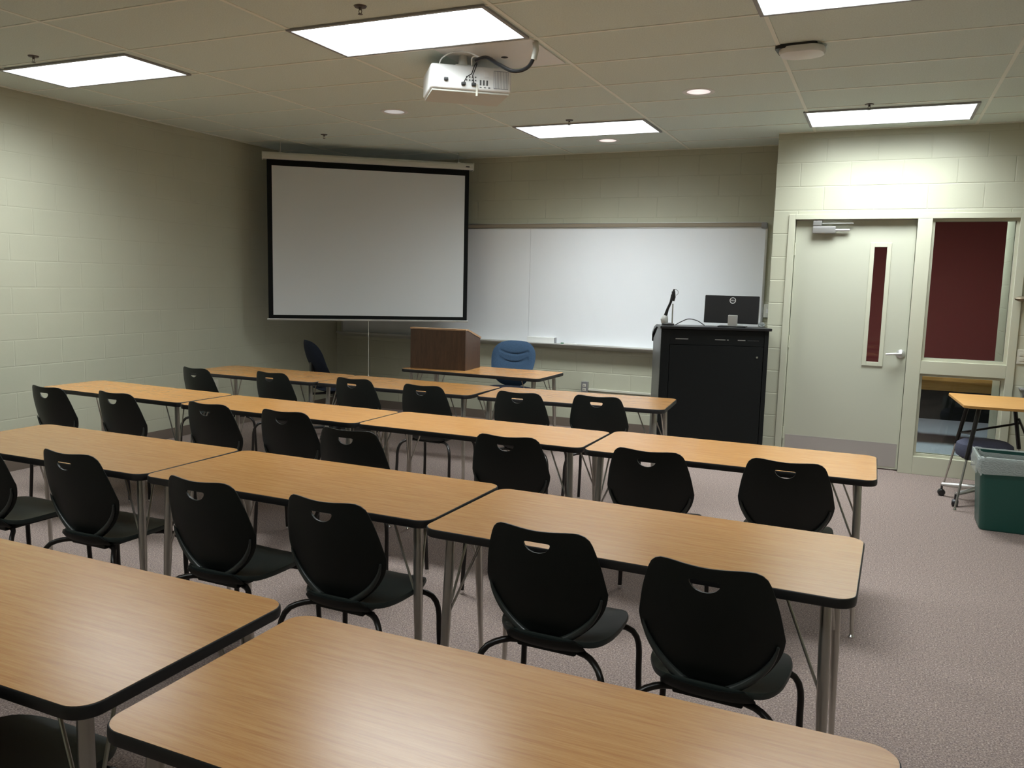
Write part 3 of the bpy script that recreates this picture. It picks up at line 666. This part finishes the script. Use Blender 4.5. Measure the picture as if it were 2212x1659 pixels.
CHAIRS = [  # back-top x, y (at height 0.80), rot deg, label
 (-0.390, 2.225, -3, 'nearest black chair, at the right end of the second table row'),
 (-0.930, 2.315, -1, 'black chair left of the nearest one, at the second table row'),
 (-1.718, 2.27, -1, 'black chair at middle table of second row, right one of its two'),
 (-2.295, 2.27, -1, 'black chair at middle table of second row, left one of its two'),
 (-3.120, 2.36, 0, 'black chair at the left-edge table of second row, fully in view'),
 (-3.730, 2.33, 0, 'black chair cut off by the left edge of the view'),
 (-5.020, 3.67, -3, 'leftmost black chair of the third table row, next to left wall'),
 (-4.45, 3.72, -3, 'black chair second from the left wall at third table row'),
 (-3.640, 3.69, -2, 'black chair third from the left wall at third table row'),
 (-3.080, 3.705, 0, 'black chair fourth from the left wall at third table row'),
 (-2.430, 3.41, 1, 'black chair pulled out from the third table row, fifth from the left wall'),
 (-1.660, 3.675, 4, 'black chair third from the aisle at third table row'),
 (-0.945, 3.69, 0, 'black chair second from the aisle at third table row'),
 (-0.337, 3.775, 0, 'black chair nearest the aisle and door at third table row'),
 (-5.100, 5.05, -8, 'leftmost black chair of the farthest row, by the left wall'),
 (-4.41, 5.16, -5, 'black chair second from the left wall at the farthest row'),
 (-3.650, 5.20, -3, 'black chair third from the left wall at the farthest row'),
 (-3.01, 5.15, -1, 'black chair fourth from the left wall at the farthest row'),
 (-2.265, 5.195, 1, 'black chair at rightmost farthest-row table, left one of its two'),
 (-1.730, 5.318, 3, 'black chair at rightmost farthest-row table, right one of its two'),
 (-1.80, 0.916, 0, 'black chair tucked under the bottom left table'),
]
for (x, y, r_, lb) in CHAIRS:
    a = math.radians(r_); x *= 0.9605; y *= 0.9605; yy = y+0.24*math.cos(a); xx = x-0.24*math.sin(a)
    if ch0 is None: ch0 = make_chair(lb); ch0['group'] = GC; ch0.location = (xx, yy, 0); ch0.rotation_euler.z = a
    else: dup(ch0, (xx, yy, 0), a, lb, GC)

# ------------------------------------------------------------ office chairs and stool
def star_base(t, hz=0.10, R_=0.27, m='black_plastic', a0=0.3, n=5):
    b = MB(); b.tube([(0, 0, 0.075), (0, 0, hz+0.03)], 0.035, 16); b.tube([(0, 0, hz), (0, 0, 0.40)], 0.018, 14); b.build('gas_column', 'black_metal', t)
    for k in range(n):
        a = a0+2*PI*k/n; c, s_ = math.cos(a), math.sin(a)
        b = MB(); b.tube([(0.02*c, 0.02*s_, hz), (R_*0.5*c, R_*0.5*s_, hz-0.012), (R_*c, R_*s_, hz-0.025)], [0.02, 0.017, 0.014], 10); ar = b.build('base_arm', m, t)
        b = MB(); Mx = Matrix.Translation((R_*c, R_*s_, 0.027)) @ Matrix.Rotation(a+0.5, 4, 'Z') @ Matrix.Rotation(PI/2, 4, 'X')
        b.lathe([(0, -0.022), (0.022, -0.02), (0.027, -0.012), (0.027, 0.012), (0.022, 0.02), (0, 0.022)], M=Mx, n=16); b.tube([(R_*c, R_*s_, 0.045), (R_*c, R_*s_, hz-0.025)], 0.008, 8); b.build('caster', 'black_plastic', ar)
def cushion(hw, hd, th, fn, e=0.55, n=40, m=8):
    top = []; 
    def P(a, s_, side):
        c, q = math.cos(a), math.sin(a)
        return fn(hw*math.copysign(abs(c)**e, c)*s_, hd*math.copysign(abs(q)**e, q)*s_, side, s_)
    rr = [[P(2*PI*i/n, max(0.02, k/m), 1) for i in range(n)] for k in range(m+1)]+[[P(2*PI*i/n, max(0.02, k/m), -1) for i in range(n)] for k in range(m, -1, -1)]
    b = MB(); g, R = b.grid(rr); g.faces.new(R[0]); g.faces.new(R[-1][::-1]); b.merge(g); return b
def office_chair(label, loc, rz, fab, seat_fab, sw=0.26, lean=0.07):
    t = thing('office_chair', label, 'office chair', loc, rz)     # faces local +Y
    star_base(t)
    def sf(x, y, sd_, s_):
        e_ = (1-s_**4); return Vector((x, y, 0.485+(0.03*e_ if sd_ > 0 else -0.035*e_)-(0.6*max(0, y-0.12)**2*2)))
    cushion(sw, 0.235, 0.06, sf).build('seat', seat_fab, t, ang=70)
    def bf(x, z, sd_, s_):     # z in -hd..hd
        e_ = (1-s_**5); v = (z+0.23)/0.46
        w_ = 0.80+0.35*math.sin(PI*min(1, max(0, 1-v*0.72)))
        zz = 0.725+z; y = -0.235-lean*v*v+0.045*math.exp(-((v-0.25)/0.22)**2)+1.1*x*x
        if sd_ > 0: # quilted front with stitched grooves
            cur = z-0.35*x*x*6
            gr = sum(math.exp(-((cur-c0)/0.007)**2) for c0 in (0.095, 0.015))
            inside = 1 if abs(x) < 0.135 else 0
            return Vector((x*w_, y+0.030*e_-0.012*gr*inside, zz))
        return Vector((x*w_, y-0.030*e_, zz))
    cushion(0.205, 0.23, 0.06, bf, e=0.6, n=64, m=26).build('backrest', fab, t, ang=80)
    b = MB(); b.box(-0.03, 0.03, -0.285, -0.265, 0.43, 0.74, 0.005); b.box(-0.03, 0.03, -0.28, 0.05, 0.428, 0.445, 0.004); b.box(-0.07, 0.07, -0.08, 0.08, 0.40, 0.448, 0.01); b.build('back_bracket', 'black_metal', t)
    return t
office_chair('blue quilted office chair behind the teacher table', (-3.36, 7.42, 0), PI+0.12, 'blue_fabric', 'navy_fabric')
office_chair('dark navy office chair seen from the side beyond the farthest row, by the left wall', (-4.80, 6.62, 0), -0.60, 'navy_fabric', 'navy_fabric', 0.22, 0.09)
t = thing('rolling_stool', 'rolling stool with slate grey seat and pale base beside the green bin', 'stool', (0.77, 6.90, 0))
star_base(t, 0.115, 0.27, 'aluminium', 0.35+PI-0.75)
b = MB(); b.lathe([(0, 0.335), (0.15, 0.335), (0.185, 0.36), (0.195, 0.40), (0.185, 0.445), (0.15, 0.468), (0, 0.475)], n=32); b.build('seat', 'slate_fabric', t)
b = MB(); b.tube([(0.05, -0.02, 0.345), (-0.08, -0.22, 0.325), (-0.10, -0.24, 0.33)], 0.006, 8); b.build('height_lever', 'black_metal', t)

# ------------------------------------------------------------ small student desk
t = thing('student_desk', 'small wooden-topped desk with black splayed legs beside the door wall', 'desk', (0.86, 6.99, 0))
DZt = 0.76
b = MB(); b.prism([(-0.32, 0.37), (-0.325, 0.33), (-0.275, -0.38), (-0.24, -0.40), (0.33, -0.37), (0.34, 0.37)], 'z', DZt-0.02, DZt, bev=0.004); b.build('desktop', 'honey_wood', t)
for (tx, ty_, fx, fy) in ((-0.17, -0.30, -0.277, -0.43), (-0.18, 0.28, -0.30, 0.38), (0.14, -0.30, 0.26, -0.40), (0.12, 0.28, 0.25, 0.38)):
    A_ = Vector((tx, ty_, DZt-0.02)); F_ = Vector((fx, fy, 0.02)); K_ = A_.lerp(F_, 0.52)
    b = MB(); b.tube([A_, K_], 0.015, 12); lg = b.build('leg', 'black_metal', t)
    b = MB(); b.tube([K_, F_], [0.009, 0.007], 10); b.build('leg_extension', 'steel', lg)
    b = MB(); b.lathe([(0, 0), (0.012, 0), (0.014, 0.008), (0.009, 0.02), (0, 0.022)], fx, fy, 0, 12); b.build('foot_glide', 'chrome', lg)
b = MB(); b.tube([(-0.215, 0.30, 0.46), (0.0, 0.30, 0.52), (0.175, 0.30, 0.57)], 0.009, 8); b.tube([(0.16, -0.315, 0.62), (0.185, 0.0, 0.5), (0.165, 0.30, 0.60)], 0.009, 8); b.tube([(-0.20, -0.33, 0.55), (-0.215, 0.30, 0.46)], 0.008, 8); b.build('cross_brace', 'black_metal', t)
# ------------------------------------------------------------ green bin
t = thing('recycling_bin', 'dark green plastic bin lined with a clear bag at the right edge', 'bin', (0.86, 6.26, 0))
b = MB(); hb = 0.485
def rrz(x, y, z, r): return [(px, py, z) for px, py in round_rect(-x, x, -y, y, r, 6)]
rr = [rrz(0.160, 0.150, 0, 0.03), rrz(0.165, 0.155, 0.01, 0.035), rrz(0.195, 0.185, 0.42, 0.035), rrz(0.200, 0.19, hb, 0.035), rrz(0.208, 0.198, hb, 0.038), rrz(0.208, 0.198, hb-0.02, 0.038), rrz(0.203, 0.193, hb-0.022, 0.036), rrz(0.203, 0.193, hb-0.004, 0.036), rrz(0.19, 0.18, hb-0.004, 0.033), rrz(0.158, 0.148, 0.012, 0.03)]
rr = [rrz(0.160, 0.150, 0, 0.03), rrz(0.168, 0.158, 0.012, 0.035), rrz(0.196, 0.186, hb-0.03, 0.035), rrz(0.208, 0.198, hb-0.03, 0.038), rrz(0.208, 0.198, hb, 0.038), rrz(0.192, 0.182, hb, 0.033), rrz(0.158, 0.148, 0.012, 0.03)]
g, R = b.grid(rr); g.faces.new(R[0][::-1]); g.faces.new(R[-1]); b.merge(g); b.build('bin_body', 'bin_green', t)
b = MB(); rr = []
for k, (ox, z) in enumerate(((0.006, hb-0.10), (0.012, hb-0.06), (0.007, hb-0.02), (0.008, hb+0.008), (-0.012, hb+0.01), (-0.025, hb-0.06), (-0.03, hb-0.2))):
    ring_ = []
    for i, (px, py) in enumerate(round_rect(-0.208-ox, 0.208+ox, -0.198-ox, 0.198+ox, 0.04, 10)):
        w_ = 0.006*math.sin(i*1.9+k)+0.004*math.sin(i*3.7+2*k); dz = (0.012*math.sin(i*0.8)+0.008*math.sin(i*2.3)) if k == 0 else 0.003*math.sin(i*1.3+k)
        ring_.append((px*(1+w_*0.5), py*(1+w_*0.5), z+dz))
    rr.append(ring_)
g, R = b.grid(rr); b.merge(g); b.build('bin_liner', 'clear_film', t, ang=180)

# ------------------------------------------------------------ lectern on the teacher table
t = thing('tabletop_lectern', 'dark brown wooden lectern standing on the teacher table', 'lectern', (-3.69, 6.60, TZ+0.001), math.radians(5))
LW, LDp, LH = 0.275, 0.37, 0.362
b = MB(); b.box(-LW, LW, 0, 0.018, 0, LH, 0.002); b.build('front_panel', 'lectern_wood', t)
for sx in (-1, 1):
    b = MB(); x0 = sx*LW-(0.018 if sx > 0 else 0)
    b.prism([(0.018, 0), (LDp, 0), (LDp, LH-0.085), (0.06, LH), (0.018, LH)], 'x', x0, x0+0.018); b.build('side_panel', 'lectern_wood', t)
b = MB(); b.prism([(0.05, LH), (0.06, LH+0.014), (LDp+0.01, LH-0.072), (LDp+0.01, LH-0.088)], 'x', -LW-0.004, LW+0.004); b.build('sloped_top', 'lectern_edge', t)
b = MB(); b.box(-LW-0.004, LW+0.004, -0.003, 0.055, LH, LH+0.014, 0.002); b.build('top_rail', 'lectern_edge', t)
b = MB(); b.box(-LW+0.018, LW-0.018, 0.018, LDp-0.01, 0.0, 0.018); b.build('bottom_shelf', 'lectern_wood', t)

# ------------------------------------------------------------ black media cabinet
PA = Vector((-1.74, 7.10)); PB = Vector((-0.865, 7.42)); pd = PB-PA; PW = pd.length; pa = math.atan2(pd.y, pd.x)
t = thing('media_cabinet', 'tall black multimedia cabinet in the front right corner', 'cabinet', (PA.x, PA.y, 0), pa)
PH, PDp = 1.185, 0.66
b = MB()
b.prism([(0.0, 0.03), (PDp, 0.03), (PDp, PH-0.13), (PDp-0.22, PH-0.06), (0.30, PH-0.005), (0, PH-0.005)], 'x', 0.0, 0.022, m='lit_side_and_port_grey')  # left panel of the black cabinet, coloured grey for the light on it
b.prism([(0.0, 0.03), (PDp, 0.03), (PDp, PH-0.13), (PDp-0.22, PH-0.06), (0.30, PH-0.005), (0, PH-0.005)], 'x', PW-0.03, PW-0.008, m='black_laminate')
b.box(0.022, PW-0.03, 0.03, PDp-0.02, 0.03, PH-0.14, m='black_laminate'); b.build('side_panels', 'black_laminate', t, smooth=False)
b = MB(); b.box(0.0, 0.075, -0.004, 0.03, 0.03, PH-0.006, 0.002); b.box(PW-0.045, PW-0.008, -0.004, 0.03, 0.03, PH-0.006, 0.002); b.box(0.075, PW-0.045, 0.0, 0.03, PH-0.14, PH-0.006, 0.001); b.build('front_frame', 'black_laminate', t)
b = MB(); b.box(0.079, PW-0.049, -0.001, 0.029, 0.04, PH-0.144, 0.002); fp = b.build('access_door', 'black_laminate', t)
for z in (0.95, 0.10):
    b = MB(); b.lathe([(0, 0), (0.009, 0), (0.009, 0.004), (0, 0.004)], M=Matrix.Translation((PW-0.10, -0.001, z)) @ Matrix.Rotation(PI/2, 4, 'X'), n=14); b.build('lock', 'chrome', fp)
for (x0, x1) in ((0.125, 0.235), (0.465, 0.555), (0.567, 0.583), (0.66, 0.725)):
    b = MB(); b.box(x0, x1, -0.0015, 0.002, PH-0.094, PH-0.087); b.build('slot_strip', 'brushed_steel', t, smooth=False)  # pale strip colour stands in for light seen through the slots
b = MB()
for k in range(9): b.box(0.745+k*0.011, 0.751+k*0.011, -0.0008, 0.002, PH-0.092, PH-0.090)
b.build('slot_strip', 'grey_steel', t, smooth=False)
b = MB(); b.box(-0.012, PW+0.012, -0.02, 0.30, PH-0.005, PH+0.018, 0.004)
b.prism([(0.30, PH-0.005), (0.30, PH+0.018), (PDp-0.16, PH-0.010), (PDp+0.02, PH-0.075), (PDp+0.02, PH-0.16), (PDp-0.003, PH-0.16), (PDp-0.003, PH-0.095), (PDp-0.17, PH-0.035)], 'x', -0.012, PW+0.012); b.build('worktop', 'black_plastic', t, smooth=False)
b = MB(); b.box(0.02, PW-0.03, 0.02, PDp-0.04, 0.0, 0.03); b.build('plinth', 'black_plastic', t, smooth=False)
def onp(x, y, z=PH+0.019):
    v = PA+pd.normalized()*x+Vector((-pd.normalized().y, pd.normalized().x))*y; return (v.x, v.y, z)
# monitor
t = thing('computer_monitor', 'black flat monitor seen from behind on the black cabinet', 'monitor', onp(0.62, 0.165), pa-math.radians(17))
b = MB(); b.box(-0.235, 0.235, -0.0, 0.035, 0.03, 0.275, 0.006, M=Matrix.Rotation(math.radians(-6), 4, 'X')); hs = b.build('housing', 'black_plastic', t)
b = MB(); b.box(-0.228, 0.228, 0.036, 0.038, 0.045, 0.268, M=Matrix.Rotation(math.radians(-6), 4, 'X')); b.build('display_panel', 'dark_gap', t, smooth=False)
Ml = Matrix.Rotation(math.radians(-6), 4, 'X') @ Matrix.Translation((0.008, -0.0005, 0.232)) @ Matrix.Rotation(PI/2, 4, 'X')
b = MB(); b.lathe([(0.0225, 0), (0.0225, 0.0015), (0.0265, 0.0015), (0.0265, 0), (0.0225, 0)], M=Ml, n=32); b.merge(text_bm('DELL', 0.0165), None, Ml); b.build('logo', 'white_plastic', hs)
b = MB(); b.box(-0.018, 0.062, -0.055, -0.012, 0.006, 0.105, 0.006); b.build('stand_neck', 'aluminium', t)
b = MB(); b.box(-0.10, 0.14, -0.09, 0.09, 0, 0.008, 0.003); b.build('stand_foot', 'black_plastic', t)
# document camera arm
c0_ = onp(0.07, 0.14)
t = thing('document_camera', 'black document camera arm folded upright on the cabinet left end', 'document camera', c0_, 0)
b = MB(); b.lathe([(0, 0), (0.055, 0), (0.055, 0.012), (0.04, 0.02), (0, 0.02)]); b.build('base', 'black_plastic', t)
b = MB(); b.tube([(-0.03, 0, 0.018), (-0.035, 0, 0.05), (-0.025, 0, 0.085)], [0.03, 0.034, 0.02], 16); b.build('lower_joint', 'aluminium', t)
b = MB(); b.tube([(-0.028, 0, 0.075), (-0.01, 0, 0.14), (0.015, 0, 0.20), (0.03, 0, 0.27)], [0.017, 0.012, 0.011, 0.014], 12); b.build('arm', 'black_plastic', t)
b = MB(); b.tube([(0.035, 0.005, 0.015), (0.034, 0.005, 0.19)], 0.006, 10); b.build('support_rod', 'chrome', t)
b = MB(); b.tube([(0.032, 0, 0.215), (0.038, 0, 0.25), (0.036, 0, 0.30)], [0.016, 0.019, 0.015], 14); b.tube([(0.036, 0, 0.30), (0.042, 0, 0.318)], [0.010, 0.007], 10); b.build('camera_head', 'black_plastic', t)
b = MB(); P_ = arc((0.052, 0, 0.29), 0.026, -1.3, 1.9, 14, (1, 0, 0), (0, 0, 1)); b.tube(P_, 0.0018, 6); b.build('loop_wire', 'black_plastic', t)
a_ = Vector(onp(0.13, 0.12, PH+0.022)); z_ = Vector(onp(0.40, 0.20, PH+0.022))
world_path([a_, a_.lerp(z_, 0.2)+Vector((0, 0, 0.03)), a_.lerp(z_, 0.45)+Vector((0, 0, 0.055)), a_.lerp(z_, 0.75)+Vector((0, 0, 0.04)), z_], 0.004, 'black_cable', 'black_plastic', 'thin black cable arching over the cabinet top left of the monitor')
t = thing('crumpled_plastic', 'crumpled clear plastic wrapper on the cabinet top right of the monitor', 'wrapper', onp(0.90, 0.20))
b = MB(); g = bmesh.new(); bmesh.ops.create_icosphere(g, subdivisions=3, radius=0.03)
for v in g.verts:
    v.co *= 1+random.uniform(-0.28, 0.28); v.co.z = max(0, v.co.z*0.8+0.018)
b.merge(g); b.build('film', 'clear_film', t, ang=10)
